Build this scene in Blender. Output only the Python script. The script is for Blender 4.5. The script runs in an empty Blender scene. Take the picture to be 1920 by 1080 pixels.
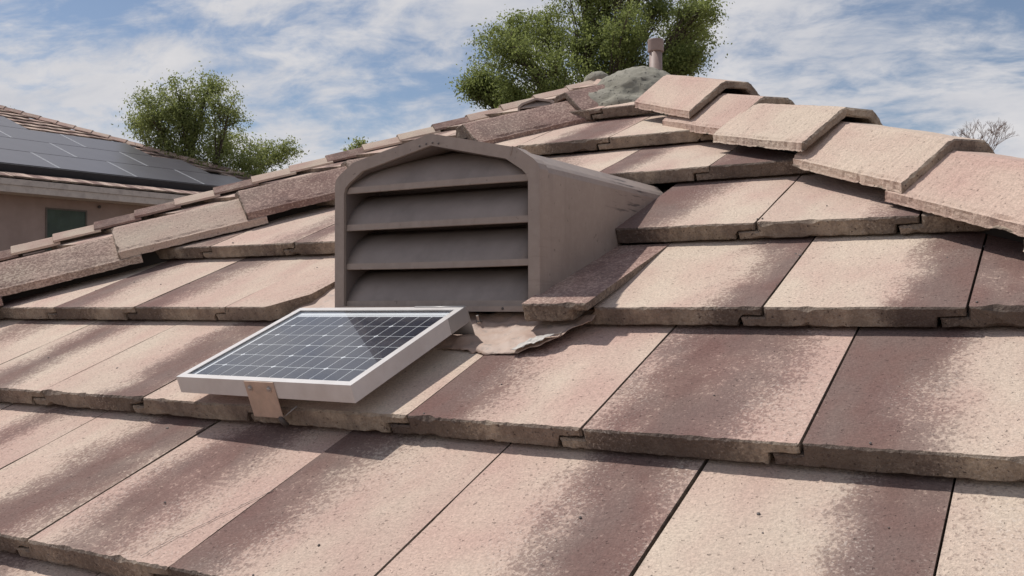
import bpy, bmesh, math, random
import numpy as np
from mathutils import Vector, Matrix, noise
random.seed(7); rng = np.random.default_rng(7)
SC = bpy.context.scene
COL = SC.collection
rad = math.radians
# ------------------------------------------------------------------ camera
cam_d = bpy.data.cameras.new('camera'); cam = bpy.data.objects.new('camera', cam_d); COL.objects.link(cam)
cx = Vector((0.8639934, 0.5035232, -0.0021724)); cy = Vector((0.0095295, -0.0120377, 0.9998821)); cz = Vector((0.5034377, -0.8639123, -0.0151988))
mw = Matrix((cx, cy, cz)).transposed().to_4x4(); mw.translation = Vector((1.66156, -0.90084, 0.34814))
cam.matrix_world = mw
cam_d.sensor_width = 36; cam_d.lens = 34.64; cam_d.clip_start = 0.02; cam_d.clip_end = 3000
SC.camera = cam
# ------------------------------------------------------------------ light
SUN = Vector((-0.50, 0.035, 0.86)).normalized()
sun_el = math.asin(SUN.z); sun_az = math.atan2(SUN.x, SUN.y)
sd = bpy.data.lights.new('sun', 'SUN'); sd.energy = 3.3; sd.angle = rad(0.9); sd.color = (1.0, 0.955, 0.90)
so = bpy.data.objects.new('sun', sd); COL.objects.link(so); so.rotation_euler = SUN.to_track_quat('Z', 'Y').to_euler(); so.location = (0, 0, 30)
SC.view_settings.view_transform = 'Standard'; SC.view_settings.look = 'None'
SC.view_settings.exposure = 0.12; SC.view_settings.gamma = 1.0; SC.view_settings.use_curve_mapping = False

class G:
    """small node-graph writer"""
    def __init__(s, nt): s.nt = nt; nt.nodes.clear()
    def n(s, t, **k):
        x = s.nt.nodes.new(t)
        for a, b in k.items(): setattr(x, a, b)
        return x
    def put(s, sock, v):
        if hasattr(v, 'is_output') or isinstance(v, bpy.types.NodeSocket): s.nt.links.new(v, sock)
        elif v is not None: sock.default_value = v
    def m(s, op, a, b=0.0, c=None, clamp=False):
        x = s.n('ShaderNodeMath', operation=op, use_clamp=clamp); s.put(x.inputs[0], a); s.put(x.inputs[1], b)
        if c is not None: s.put(x.inputs[2], c)
        return x.outputs[0]
    def vm(s, op, a, b=None, out=0):
        x = s.n('ShaderNodeVectorMath', operation=op); s.put(x.inputs[0], a)
        if b is not None: s.put(x.inputs[1], b)
        return x.outputs[out]
    def noise(s, vec, scale, detail=2.0, rough=0.5, dist=0.0):
        x = s.n('ShaderNodeTexNoise'); s.put(x.inputs['Vector'], vec); x.inputs['Scale'].default_value = scale
        x.inputs['Detail'].default_value = detail; x.inputs['Roughness'].default_value = rough; x.inputs['Distortion'].default_value = dist
        return x.outputs[0]
    def mr(s, v, a, b, c=0.0, d=1.0, smooth=False):
        x = s.n('ShaderNodeMapRange', interpolation_type='SMOOTHSTEP' if smooth else 'LINEAR'); x.clamp = True
        for i, q in enumerate((v, a, b, c, d)): s.put(x.inputs[i], q)
        return x.outputs[0]
    def mix(s, f, a, b, mode='MIX'):
        x = s.n('ShaderNodeMix', data_type='RGBA', blend_type=mode); s.put(x.inputs[0], f)
        s.put(x.inputs[6], a if not isinstance(a, tuple) else (*a, 1)); s.put(x.inputs[7], b if not isinstance(b, tuple) else (*b, 1))
        return x.outputs[2]
    def sep(s, v):
        x = s.n('ShaderNodeSeparateXYZ'); s.put(x.inputs[0], v); return x.outputs
    def bump(s, h, dist=0.002, strength=1.0):
        x = s.n('ShaderNodeBump'); x.inputs['Strength'].default_value = strength; x.inputs['Distance'].default_value = dist
        s.put(x.inputs['Height'], h); return x.outputs[0]
    def bsdf(s, color, rough=0.8, metal=0.0, spec=0.5, normal=None, coat=0.0):
        p = s.n('ShaderNodeBsdfPrincipled'); s.put(p.inputs['Base Color'], color if not isinstance(color, tuple) else (*color, 1))
        s.put(p.inputs['Roughness'], rough); s.put(p.inputs['Metallic'], metal); p.inputs['Specular IOR Level'].default_value = spec
        if coat: p.inputs['Coat Weight'].default_value = coat; p.inputs['Coat Roughness'].default_value = 0.03
        if normal is not None: s.put(p.inputs['Normal'], normal)
        return p.outputs[0]
    def out(s, sh):
        o = s.n('ShaderNodeOutputMaterial'); s.nt.links.new(sh, o.inputs[0])
def newmat(name):
    m = bpy.data.materials.new(name); m.use_nodes = True; return m, G(m.node_tree)

# ------------------------------------------------------------------ sky
world = bpy.data.worlds.new('World'); SC.world = world; world.use_nodes = True
g = G(world.node_tree)
sky = g.n('ShaderNodeTexSky', sky_type='NISHITA'); sky.sun_disc = False; sky.sun_elevation = sun_el; sky.sun_rotation = sun_az
sky.air_density = 1.0; sky.dust_density = 0.6; sky.ozone_density = 2.0; sky.altitude = 300
tc = g.n('ShaderNodeTexCoord').outputs['Generated']
sx, sy, sz = g.sep(tc)
zz = g.m('ADD', g.m('MAXIMUM', sz, 0.0), 0.26)
cmb = g.n('ShaderNodeCombineXYZ'); g.put(cmb.inputs[0], g.m('DIVIDE', sx, zz)); g.put(cmb.inputs[1], g.m('DIVIDE', sy, zz)); cmb.inputs[2].default_value = 0.0
rotn = g.n('ShaderNodeMapping'); g.put(rotn.inputs['Vector'], cmb.outputs[0]); rotn.inputs['Rotation'].default_value = (0, 0, rad(-38)); rotn.inputs['Location'].default_value = (3.1, 1.7, 0)
rotn.inputs['Scale'].default_value = (1.5, 2.1, 1.0)
pv = rotn.outputs[0]
warp = g.n('ShaderNodeTexNoise'); g.put(warp.inputs['Vector'], pv); warp.inputs['Scale'].default_value = 1.1; warp.inputs['Detail'].default_value = 3
pw = g.vm('ADD', pv, g.vm('MULTIPLY', g.vm('SUBTRACT', warp.outputs[1], (0.5, 0.5, 0.5)), (0.5, 0.5, 0.0)))
n1 = g.noise(pw, 1.15, 9.0, 0.60)
n2 = g.noise(pw, 5.5, 6.0, 0.62)
cl = g.m('ADD', g.m('MULTIPLY', n1, 0.66), g.m('MULTIPLY', n2, 0.34))
hz = g.mr(sz, 0.0, 0.30, 0.17, 0.0)
cov = g.mr(g.m('ADD', cl, hz), 0.425, 0.61, 0.06, 1.0, True)
shade = g.mr(g.noise(pw, 2.6, 5.0, 0.6), 0.35, 0.68)
ccol = g.mix(shade, (4.7, 4.8, 5.2), (5.9, 5.8, 5.9))
skyc = g.mix(1.0, sky.outputs[0], (0.68, 0.67, 0.68), 'MULTIPLY')
bgc = g.mix(cov, skyc, ccol)
bg = g.n('ShaderNodeBackground'); g.put(bg.inputs[0], bgc); bg.inputs[1].default_value = 0.112
wo = g.n('ShaderNodeOutputWorld'); g.nt.links.new(bg.outputs[0], wo.inputs[0])

# ------------------------------------------------------------------ materials
TW = 0.305
def tile_mats():
    out = []
    for kind in ('top', 'side'):
        m, g = newmat('concrete_tile_' + kind)
        ob = g.n('ShaderNodeTexCoord').outputs['Object']
        oi = g.n('ShaderNodeObjectInfo'); sc = g.n('ShaderNodeSeparateColor'); g.put(sc.inputs[0], oi.outputs['Color'])
        c, w, pk, dk = sc.outputs[0], sc.outputs[1], sc.outputs[2], oi.outputs['Alpha']
        seed = g.vm('MULTIPLY', (37.0, 61.0, 83.0), None)
        sv = g.n('ShaderNodeCombineXYZ'); 
        for i, q in enumerate((37., 61., 83.)): g.put(sv.inputs[i], g.m('MULTIPLY', oi.outputs['Random'], q))
        P = g.vm('ADD', ob, sv.outputs[0])
        Ps = g.vm('MULTIPLY', P, (1.0, 0.5, 1.0))
        x = g.m('DIVIDE', g.sep(ob)[0], TW)
        big = g.noise(Ps, 6.0, 2.0); med = g.noise(Ps, 24.0, 4.0, 0.6)
        fine = g.noise(g.vm('MULTIPLY', P, (1.0, 0.75, 1.0)), 165.0, 4.0, 0.68); grain = g.noise(P, 430.0, 2.0, 0.6)
        d = g.m('DIVIDE', g.m('ABSOLUTE', g.m('ADD', g.m('SUBTRACT', x, c), g.m('MULTIPLY', g.m('SUBTRACT', big, 0.5), 0.55))), w)
        band = g.m('MULTIPLY', g.mr(d, 0.15, 2.1, 1.0, 0.0, True), g.mr(g.noise(g.vm('MULTIPLY', P, (0.5, 1.0, 1.0)), 5.5, 3.0, 0.6), 0.34, 0.64, 0.80, 1.12))
        val = g.m('ADD', g.m('MULTIPLY', band, dk), g.m('MULTIPLY', g.m('SUBTRACT', med, 0.5), 0.62))
        lo = g.m('MULTIPLY_ADD', val, -0.36, 0.635)
        m1 = g.mr(fine, lo, g.m('ADD', lo, 0.075))
        mask = g.m('ADD', g.m('MULTIPLY', g.mr(val, 0.15, 1.05, 0, 1, True), 0.52), g.m('MULTIPLY', m1, 0.48))
        cream, pink = (0.63, 0.515, 0.41), (0.55, 0.38, 0.315)
        pf = g.m('ADD', g.m('ADD', pk, 0.10), g.m('MULTIPLY', g.m('SUBTRACT', g.noise(Ps, 9.0, 3.0), 0.5), 2.4), clamp=True)
        base = g.mix(pf, cream, pink)
        darkc = g.mix(g.mr(g.noise(Ps, 13.0, 2.0), 0.4, 0.62), (0.125, 0.058, 0.052), (0.130, 0.080, 0.073))
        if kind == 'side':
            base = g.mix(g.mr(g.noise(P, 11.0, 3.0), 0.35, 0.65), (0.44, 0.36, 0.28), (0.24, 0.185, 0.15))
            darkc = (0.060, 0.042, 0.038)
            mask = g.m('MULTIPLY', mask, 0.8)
        pit = g.mr(g.noise(P, 165.0, 2.0, 0.5), 0.67, 0.73)
        spk = g.m('MULTIPLY', g.mr(g.noise(P, 240.0, 3.0, 0.6), 0.55, 0.66, 0.0, 0.75), g.m('MULTIPLY', g.m('MULTIPLY_ADD', g.m('MULTIPLY', g.mr(d, 0.3, 1.0), g.mr(d, 1.0, 2.6, 1.0, 0.0)), 0.95, 0.16), g.mr(g.noise(Ps, 8.0, 2.0), 0.38, 0.62, 0.25, 1.2)))
        col = g.mix(g.m('MULTIPLY', mask, 0.87), base, darkc)
        col = g.mix(spk, col, g.mix(0.5, col, (0.72, 0.62, 0.54)))
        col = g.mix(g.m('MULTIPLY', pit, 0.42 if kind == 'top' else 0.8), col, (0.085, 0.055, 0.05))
        gm = g.mr(g.noise(P, 260.0, 2.0, 0.7), 0.3, 0.7, 0.80, 1.14)
        gc = g.n('ShaderNodeCombineColor'); [g.put(gc.inputs[i], gm) for i in range(3)]
        col = g.mix(1.0, col, gc.outputs[0], 'MULTIPLY')
        grime = g.mr(g.noise(Ps, 3.2, 3.0, 0.6), 0.35, 0.75, 0.0, 0.16)
        col = g.mix(grime, col, (0.24, 0.19, 0.165))
        h = g.m('ADD', g.m('MULTIPLY', fine, 0.7), g.m('ADD', g.m('MULTIPLY', grain, 0.45), g.m('MULTIPLY', pit, -0.7)))
        h = g.m('ADD', h, g.m('MULTIPLY', g.noise(P, 85.0, 2.0), 0.8))
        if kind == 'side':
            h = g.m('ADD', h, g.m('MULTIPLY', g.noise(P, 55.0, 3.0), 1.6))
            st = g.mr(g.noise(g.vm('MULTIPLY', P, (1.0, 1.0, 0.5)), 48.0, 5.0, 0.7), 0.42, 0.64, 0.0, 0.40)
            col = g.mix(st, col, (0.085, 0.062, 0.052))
        g.out(g.bsdf(col, 0.93, spec=0.25, normal=g.bump(h, 0.0022 if kind == 'top' else 0.0035, 0.9)))
        out.append(m)
    return out
M_TOP, M_SIDE = tile_mats()

def simple(name, col, rough=0.7, metal=0.0, var=0.12, scale=12.0, bump=0.0, bscale=200.0, spec=0.5, dirt=None, dscale=5.0, damt=0.5):
    m, g = newmat(name); ob = g.n('ShaderNodeTexCoord').outputs['Object']
    n = g.noise(ob, scale, 4.0, 0.6); f = g.mr(n, 0.3, 0.7, 1 - var, 1 + var)
    gc = g.n('ShaderNodeCombineColor'); [g.put(gc.inputs[i], f) for i in range(3)]
    c = g.mix(1.0, col, gc.outputs[0], 'MULTIPLY')
    if dirt: c = g.mix(g.mr(g.noise(ob, dscale, 5.0, 0.65), 0.48, 0.68, 0.0, damt), c, dirt)
    nm = g.bump(g.noise(ob, bscale, 3.0), 0.002, bump) if bump else None
    g.out(g.bsdf(c, rough, metal, spec, nm)); return m

def vent_mat():
    m, g = newmat('painted_vent_metal'); ob = g.n('ShaderNodeTexCoord').outputs['Object']
    n = g.noise(ob, 9.0, 5.0, 0.65); base = g.mix(g.mr(n, 0.3, 0.7), (0.295, 0.238, 0.205), (0.352, 0.286, 0.246))
    dust = g.mr(g.noise(ob, 60.0, 3.0, 0.7), 0.45, 0.75, 0.0, 0.25); base = g.mix(dust, base, (0.45, 0.38, 0.33))
    # scuffs: short slanted dark scratches, denser toward the back of the side wall
    sc = g.n('ShaderNodeMapping'); g.put(sc.inputs['Vector'], ob); sc.inputs['Rotation'].default_value = (rad(-28), 0, 0); sc.inputs['Scale'].default_value = (30, 9, 150)
    scr = g.mr(g.noise(sc.outputs[0], 1.0, 3.0, 0.6), 0.57, 0.64)
    clus = g.mr(g.noise(ob, 7.0, 2.0), 0.46, 0.58)
    yy = g.mr(g.sep(ob)[1], 0.15, 0.45)
    base = g.mix(g.m('MULTIPLY', g.m('MULTIPLY', scr, clus), g.m('ADD', 0.12, g.m('MULTIPLY', yy, 0.85))), base, (0.10, 0.085, 0.08))
    gd = g.vm('DISTANCE', g.vm('MULTIPLY', ob, (1.0, 1.0, 1.6)), (0.24, 0.395, 0.20), out=1)
    base = g.mix(g.m('MULTIPLY', g.mr(g.m('ADD', gd, g.m('MULTIPLY', g.noise(ob, 40.0, 4.0, 0.7), 0.05)), 0.035, 0.09, 1.0, 0.0, True), 0.7), base, (0.085, 0.082, 0.08))
    drip = g.mr(g.noise(g.vm('MULTIPLY', ob, (34.0, 34.0, 3.0)), 1.0, 4.0, 0.6), 0.50, 0.72, 0.0, 0.30); base = g.mix(drip, base, (0.20, 0.165, 0.145))
    spot = g.mr(g.noise(ob, 85.0, 2.0), 0.70, 0.74, 0.0, 0.55); base = g.mix(spot, base, (0.13, 0.10, 0.09))
    g.out(g.bsdf(base, g.mr(n, 0.3, 0.7, 0.48, 0.62), 0.0, 0.4, g.bump(g.noise(ob, 22.0, 3.0), 0.003, 0.25)))
    return m
M_VENT = vent_mat()
M_VENTIN = simple('vent_inside_shaded_metal', (0.16, 0.13, 0.12), 0.7, var=0.1)  # dark tone paints in the shade inside the vent mouth
M_LOUV = simple('louver_paint_shaded', (0.275, 0.230, 0.205), 0.6, var=.12, scale=14, dirt=(.165, .143, .13), dscale=9, damt=.5)  # vent paint darkened for the shade between blades, plus patchy dirt
def flash_mat():
    m, g = newmat('crumpled_flashing'); ob = g.n('ShaderNodeTexCoord').outputs['Object']
    n = g.noise(ob, 22.0, 5.0, 0.6); c = g.mix(g.mr(n, 0.35, 0.65), (0.40, 0.275, 0.215), (0.50, 0.38, 0.31))
    c = g.mix(g.mr(g.noise(ob, 48.0, 4.0, 0.7), 0.56, 0.66, 0.0, 0.7), c, (0.30, 0.25, 0.22))
    g.out(g.bsdf(c, 0.62, 0.0, 0.4, g.bump(g.noise(ob, 60.0, 4.0), 0.004, 0.5))); return m
M_FLASH = flash_mat()
M_BARE = simple('bare_aluminium', (0.44, 0.415, 0.385), 0.6, 0.2, var=0.2, scale=80)
M_BOLT = simple('zinc_bolt', (0.45, 0.42, 0.40), 0.35, 0.9, var=0.2, scale=90)
M_SCREW = simple('dark_rivet', (0.09, 0.075, 0.07), 0.6)
M_FRAME = simple('white_aluminium_frame', (0.60, 0.57, 0.55), 0.42, 0.0, var=0.05, scale=30, dirt=(0.42, 0.36, 0.32), dscale=16, damt=0.28)
M_BACK = simple('white_backsheet', (0.80, 0.81, 0.84), 0.5, var=0.03)
M_CELL = simple('silicon_cell', (0.010, 0.012, 0.034), 0.3, 0.0, var=0.15, scale=3.0)
M_BUS = simple('silver_busbar', (0.60, 0.61, 0.63), 0.4, 0.3)
M_BRACK = simple('tan_bracket_plate', (0.50, 0.365, 0.285), 0.55, 0.1, var=0.14, scale=40, dirt=(0.36, 0.28, 0.23), dscale=60, damt=0.5)
M_BRACKG = simple('grey_bracket_plate', (0.36, 0.345, 0.335), 0.42, 0.2, var=0.1)
def glass_mat():
    m, g = newmat('panel_glass'); ge = g.n('ShaderNodeNewGeometry'); dt = g.n('ShaderNodeVectorMath', operation='DOT_PRODUCT'); g.put(dt.inputs[0], ge.outputs['Incoming']); g.put(dt.inputs[1], ge.outputs['Normal'])
    fz = g.m('MULTIPLY_ADD', g.m('POWER', g.m('SUBTRACT', 1.0, g.m('ABSOLUTE', dt.outputs['Value'])), 5.0), 0.78, 0.034)
    fz = g.m('MULTIPLY', fz, g.m('SUBTRACT', 1.0, ge.outputs['Backfacing']))
    ob = g.n('ShaderNodeTexCoord').outputs['Object']
    t = g.n('ShaderNodeBsdfTransparent'); t.inputs[0].default_value = (0.96, 0.97, 0.97, 1)
    gl = g.n('ShaderNodeBsdfGlossy'); gl.inputs['Roughness'].default_value = 0.035; gl.inputs[0].default_value = (1, 1, 1, 1)
    mx = g.n('ShaderNodeMixShader'); g.put(mx.inputs[0], fz); g.nt.links.new(t.outputs[0], mx.inputs[1]); g.nt.links.new(gl.outputs[0], mx.inputs[2])
    df = g.n('ShaderNodeBsdfDiffuse'); df.inputs[0].default_value = (0.55, 0.5, 0.46, 1)
    dust = g.mr(g.noise(ob, 14.0, 5.0, 0.7), 0.35, 0.8, 0.004, 0.03)
    m2 = g.n('ShaderNodeMixShader'); g.put(m2.inputs[0], dust); g.nt.links.new(mx.outputs[0], m2.inputs[1]); g.nt.links.new(df.outputs[0], m2.inputs[2])
    g.out(m2.outputs[0]); return m
M_GLASS = glass_mat()
def mortar_mat():
    m, g = newmat('grey_mortar'); ob = g.n('ShaderNodeTexCoord').outputs['Object']
    n = g.noise(ob, 14.0, 5.0, 0.6); c = g.mix(g.mr(n, 0.3, 0.7), (0.235, 0.222, 0.178), (0.335, 0.315, 0.262))
    pit = g.mr(g.noise(ob, 70.0, 2.0), 0.63, 0.69)
    c = g.mix(g.m('MULTIPLY', pit, 0.6), c, (0.09, 0.085, 0.08))
    h = g.m('ADD', g.noise(ob, 40.0, 5.0, 0.65), g.m('MULTIPLY', pit, -0.8))
    g.out(g.bsdf(c, 0.95, spec=0.2, normal=g.bump(h, 0.006, 0.8))); return m
M_MORTAR = mortar_mat()
M_PIPE = simple('painted_pipe', (0.31, 0.225, 0.195), 0.6, var=0.15, scale=25)
M_DECK = simple('dark_underlayment', (0.045, 0.04, 0.038), 0.95, var=0.2)
M_STUCCO = simple('brown_stucco', (0.36, 0.275, 0.24), 0.95, var=0.10, scale=3, bump=0.6, bscale=30, spec=0.2)
M_WOOD = simple('cream_fascia', (0.56, 0.49, 0.43), 0.8, var=0.08, scale=6, dirt=(0.24, 0.19, 0.17), dscale=7, damt=0.4)
M_SKIRT = simple('black_skirt', (0.028, 0.028, 0.032), 0.6)
M_PVFACE = simple('dark_module_face', (0.078, 0.072, 0.084), 0.36, var=0.1, scale=2, spec=0.85)
M_PVRAIL = simple('silver_module_rail', (0.62, 0.62, 0.63), 0.35, 0.3)
M_DGLASS = simple('green_window_screen', (0.045, 0.070, 0.050), 0.5, var=0.35, scale=3, dirt=(0.04, 0.07, 0.035), dscale=4, damt=0.6)
M_BARK = simple('bark', (0.10, 0.075, 0.055), 0.95, var=0.25, scale=9)
M_TWIG = simple('bare_twig_bark', (0.24, 0.17, 0.145), 0.95, var=0.25, scale=9)
M_DIRT = simple('desert_ground', (0.30, 0.23, 0.17), 1.0, var=0.2, scale=0.3, spec=0.1)
def leaf_mat(name, a, b):
    m, g = newmat(name); ob = g.n('ShaderNodeTexCoord').outputs['Object']
    f = g.mr(g.noise(ob, 1.6, 3.0, 0.7), 0.38, 0.62); gi = g.n('ShaderNodeNewGeometry').outputs['Random Per Island']
    c = g.mix(f, a, b); c = g.mix(g.m('MULTIPLY', gi, 0.5), c, tuple(q * 1.7 for q in b))
    d = g.bsdf(c, 0.6, spec=0.3); tr = g.n('ShaderNodeBsdfTranslucent'); g.put(tr.inputs[0], g.mix(0.5, c, tuple(q * 1.6 for q in b)))
    mx = g.n('ShaderNodeMixShader'); mx.inputs[0].default_value = 0.5; g.nt.links.new(d, mx.inputs[1]); g.nt.links.new(tr.outputs[0], mx.inputs[2]); g.out(mx.outputs[0]); return m
M_LEAF = leaf_mat('tree_leaf', (0.148, 0.178, 0.060), (0.230, 0.256, 0.092))
M_LEAF2 = leaf_mat('tree_leaf_near', (0.138, 0.172, 0.052), (0.215, 0.246, 0.080))

# ------------------------------------------------------------------ object helpers
def link(name, me, mats, parent=None):
    if isinstance(me, bmesh.types.BMesh):
        b = me; me = bpy.data.meshes.new(name); b.to_mesh(me); b.free()
    o = bpy.data.objects.new(name, me); COL.objects.link(o)
    if me.materials is not None and len(me.materials) == 0:
        for m in (mats if isinstance(mats, (list, tuple)) else [mats]): me.materials.append(m)
    if parent is not None: o.parent = parent
    return o
def empty(name, M4=None, parent=None):
    o = bpy.data.objects.new(name, None); COL.objects.link(o); o.empty_display_size = 0.1
    if parent is not None: o.parent = parent
    if M4 is not None: o.matrix_basis = M4
    return o
def tag(o, label=None, cat=None, group=None, kind=None):
    if label: o['label'] = label
    if cat: o['category'] = cat
    if group: o['group'] = group
    if kind: o['kind'] = kind
    return o
def T(x, y, z): return Matrix.Translation((x, y, z))
def bm_box(bm, lo, hi, M4=None, mi=0):
    vs = [bm.verts.new((M4 @ Vector(p)) if M4 else p) for p in [(x, y, z) for x in (lo[0], hi[0]) for y in (lo[1], hi[1]) for z in (lo[2], hi[2])]]
    for f in ((0, 1, 3, 2), (4, 6, 7, 5), (0, 4, 5, 1), (2, 3, 7, 6), (0, 2, 6, 4), (1, 5, 7, 3)):
        bm.faces.new([vs[i] for i in f]).material_index = mi
    return bm
def box(name, lo, hi, mat, parent=None, M4=None, bevel=0.0):
    bm = bmesh.new(); bm_box(bm, lo, hi, M4); bmesh.ops.recalc_face_normals(bm, faces=bm.faces)
    if bevel: bmesh.ops.bevel(bm, geom=list(bm.edges), offset=bevel, segments=2, affect='EDGES', profile=0.6)
    return link(name, bm, mat, parent)
def bm_tube(bm, pts, rads, seg=8, cap=True):
    rings = []
    for i, p in enumerate(pts):
        p = Vector(p); a = Vector(pts[max(0, i - 1)]); b = Vector(pts[min(len(pts) - 1, i + 1)]); d = (b - a).normalized()
        u = d.orthogonal().normalized(); v = d.cross(u)
        rings.append([bm.verts.new(p + (u * math.cos(k * 2 * math.pi / seg) + v * math.sin(k * 2 * math.pi / seg)) * rads[i]) for k in range(seg)])
    for r0, r1 in zip(rings, rings[1:]):
        # align start
        best = min(range(seg), key=lambda s: (r0[0].co - r1[s].co).length)
        r1[:] = r1[best:] + r1[:best]
        for k in range(seg): bm.faces.new((r0[k], r0[(k + 1) % seg], r1[(k + 1) % seg], r1[k])).smooth = True
    if cap: bm.faces.new(rings[0][::-1]); bm.faces.new(rings[-1])
def NZ(x, y, z=0.0): return noise.noise(Vector((x, y, z)))

# ------------------------------------------------------------------ tiles
TH = 0.0355           # tile thickness
def extrude_rough(section, stations, dens, seed, chip=1.0, rag=None):
    """closed section (a,b,is_top) extruded along the second axis. first and last stations are the rough ends"""
    pts = []
    n = len(section)
    for i in range(n):
        a, b = section[i], section[(i + 1) % n]
        L = math.hypot(b[0] - a[0], b[1] - a[1]); k = max(1, int(round(L / dens)))
        for j in range(k):
            t = j / k; pts.append((a[0] + (b[0] - a[0]) * t, a[1] + (b[1] - a[1]) * t, a[2]))
    cxm = sum(p[0] for p in pts) / len(pts); cym = sum(p[1] for p in pts) / len(pts)
    bm = bmesh.new(); rings = []
    v0, v1 = stations[0][0], stations[-1][0]
    def inset(p, nx, d): return (p[0] + nx[0] * d, p[1] + nx[1] * d)
    nrm = []
    N = len(pts)
    for i in range(N):
        a, b = pts[i - 1], pts[(i + 1) % N]; tx, ty = b[0] - a[0], b[1] - a[1]; l = math.hypot(tx, ty) or 1
        nrm.append((ty / l, -tx / l))
    # orientation: make nrm point inwards
    area = sum(pts[i][0] * pts[(i + 1) % N][1] - pts[(i + 1) % N][0] * pts[i][1] for i in range(N))
    sg = -1 if area > 0 else 1
    nrm = [(x * sg, y * sg) for x, y in nrm]
    allst = [('cap', v0, stations[0][1]), ('edge', v0, stations[0][1])] + [('mid', a, b) for a, b in stations[1:-1]] + [('end', v1, stations[-1][1])]
    for kind, v, dw in allst:
        ring = []
        for i, p in enumerate(pts):
            q = NZ(p[0] * 70 + seed * 3.1, p[1] * 70, seed); q2 = NZ(p[0] * 190 + seed, p[1] * 190, seed + 9); q3 = max(0.0, NZ(p[0] * 28 + seed * 7, 5.0, seed) - 0.28)
            r = abs(q) * 0.6 + abs(q2) * 0.7
            if kind == 'cap': d = (0.0012 + 0.0042 * r + 0.013 * q3) * chip; vv = v + 0.0012 * q2 * chip + 0.002 * q3
            elif kind == 'edge': d = 0.0003; vv = v + (0.0012 + 0.0042 * r + 0.012 * q3) * chip
            else: d = (0.0010 * abs(NZ(p[0] * 3 + seed, v * 60, p[1] * 9)) + (0.0016 * abs(NZ(seed, v * 61, p[0] * 40)) + .0014 * abs(NZ(seed, v * 118, p[1] * 90)) + .0035 * max(0, NZ(seed + 3, v * 17, p[0] * 4) - .15) if (rag and p[1] < rag) else 0)) * chip * (0 if i == 0 and not rag else 1); vv = v
            x, y = inset(p, nrm[i], d)
            z0 = 0.0009 * NZ(p[0] * 9 + seed, vv * 9, 3.0) * chip
            ring.append(bm.verts.new((x, vv, y + dw + z0)))
        rings.append(ring)
    for ri, (r0, r1) in enumerate(zip(rings, rings[1:])):
        for k in range(N):
            f = bm.faces.new((r0[k], r0[(k + 1) % N], r1[(k + 1) % N], r1[k]))
            top = pts[k][2] == 1
            f.material_index = 0 if (top and ri > 0) else 1
    for r, fl in ((rings[0], True), (rings[-1], False)):
        f = bm.faces.new(r[::-1] if fl else r); f.material_index = 1
        bmesh.ops.triangulate(bm, faces=[f])
    bmesh.ops.recalc_face_normals(bm, faces=bm.faces)
    return bm
def tile_bm(seed, W=TW, L=0.42, slope=0.108, dens=0.006, chip=1.0, lap=0.042, nst=7):
    g2 = 0.0021
    s = [(g2, 0, 1), (W - g2, 0, 0), (W - g2, -0.0155, 0), (W - lap, -0.017, 0), (W - lap - 0.002, -TH, 0), (-lap + 0.006, -TH, 0), (-lap + 0.004, -0.0185, 0), (g2, -0.018, 0)]
    st = [(0, 0)] + [(0.012 + (L - 0.012) * i / nst, -slope * (0.012 + (L - 0.012) * i / nst)) for i in range(nst)] + [(L, -slope * L)]
    return extrude_rough(s, st, dens, seed, chip)
def clip(bm, co, no):
    r = bmesh.ops.bisect_plane(bm, geom=list(bm.verts) + list(bm.edges) + list(bm.faces), plane_co=co, plane_no=no, clear_outer=True)
    ed = [e for e in r['geom_cut'] if isinstance(e, bmesh.types.BMEdge)]
    if ed:
        try:
            fs = bmesh.ops.edgeloop_fill(bm, edges=ed)['faces']
            for f in fs: f.material_index = 1
            bmesh.ops.triangulate(bm, faces=fs)
        except Exception: pass
    return bm
PITCH = rad(26.2)
ROOF = Matrix.Rotation(PITCH, 4, 'X')           # roof frame (u along eave, v up slope, w out) -> world
VS = [-1.158, -0.772, -0.386, 0.0, 0.3864, 0.7688, 1.1443, 1.5261, 1.8593, 2.2097, 2.55]
OFF = {-3: 0.09, -2: -0.11, -1: 0.137, 0: 0.0, 1: -0.174, 2: -0.6254, 3: -0.4293, 4: -0.6404, 5: -0.7351, 6: -0.60}
# calibrated: course 2 offset and course 3 offset
OFF[2] = -0.4293 - 0.1961 if False else -0.6254
house = tag(empty('tiled_house'), 'house with the near hip roof of pink and cream concrete tiles that fills the foreground', 'house')
roof = empty('roof', ROOF, house)
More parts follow.
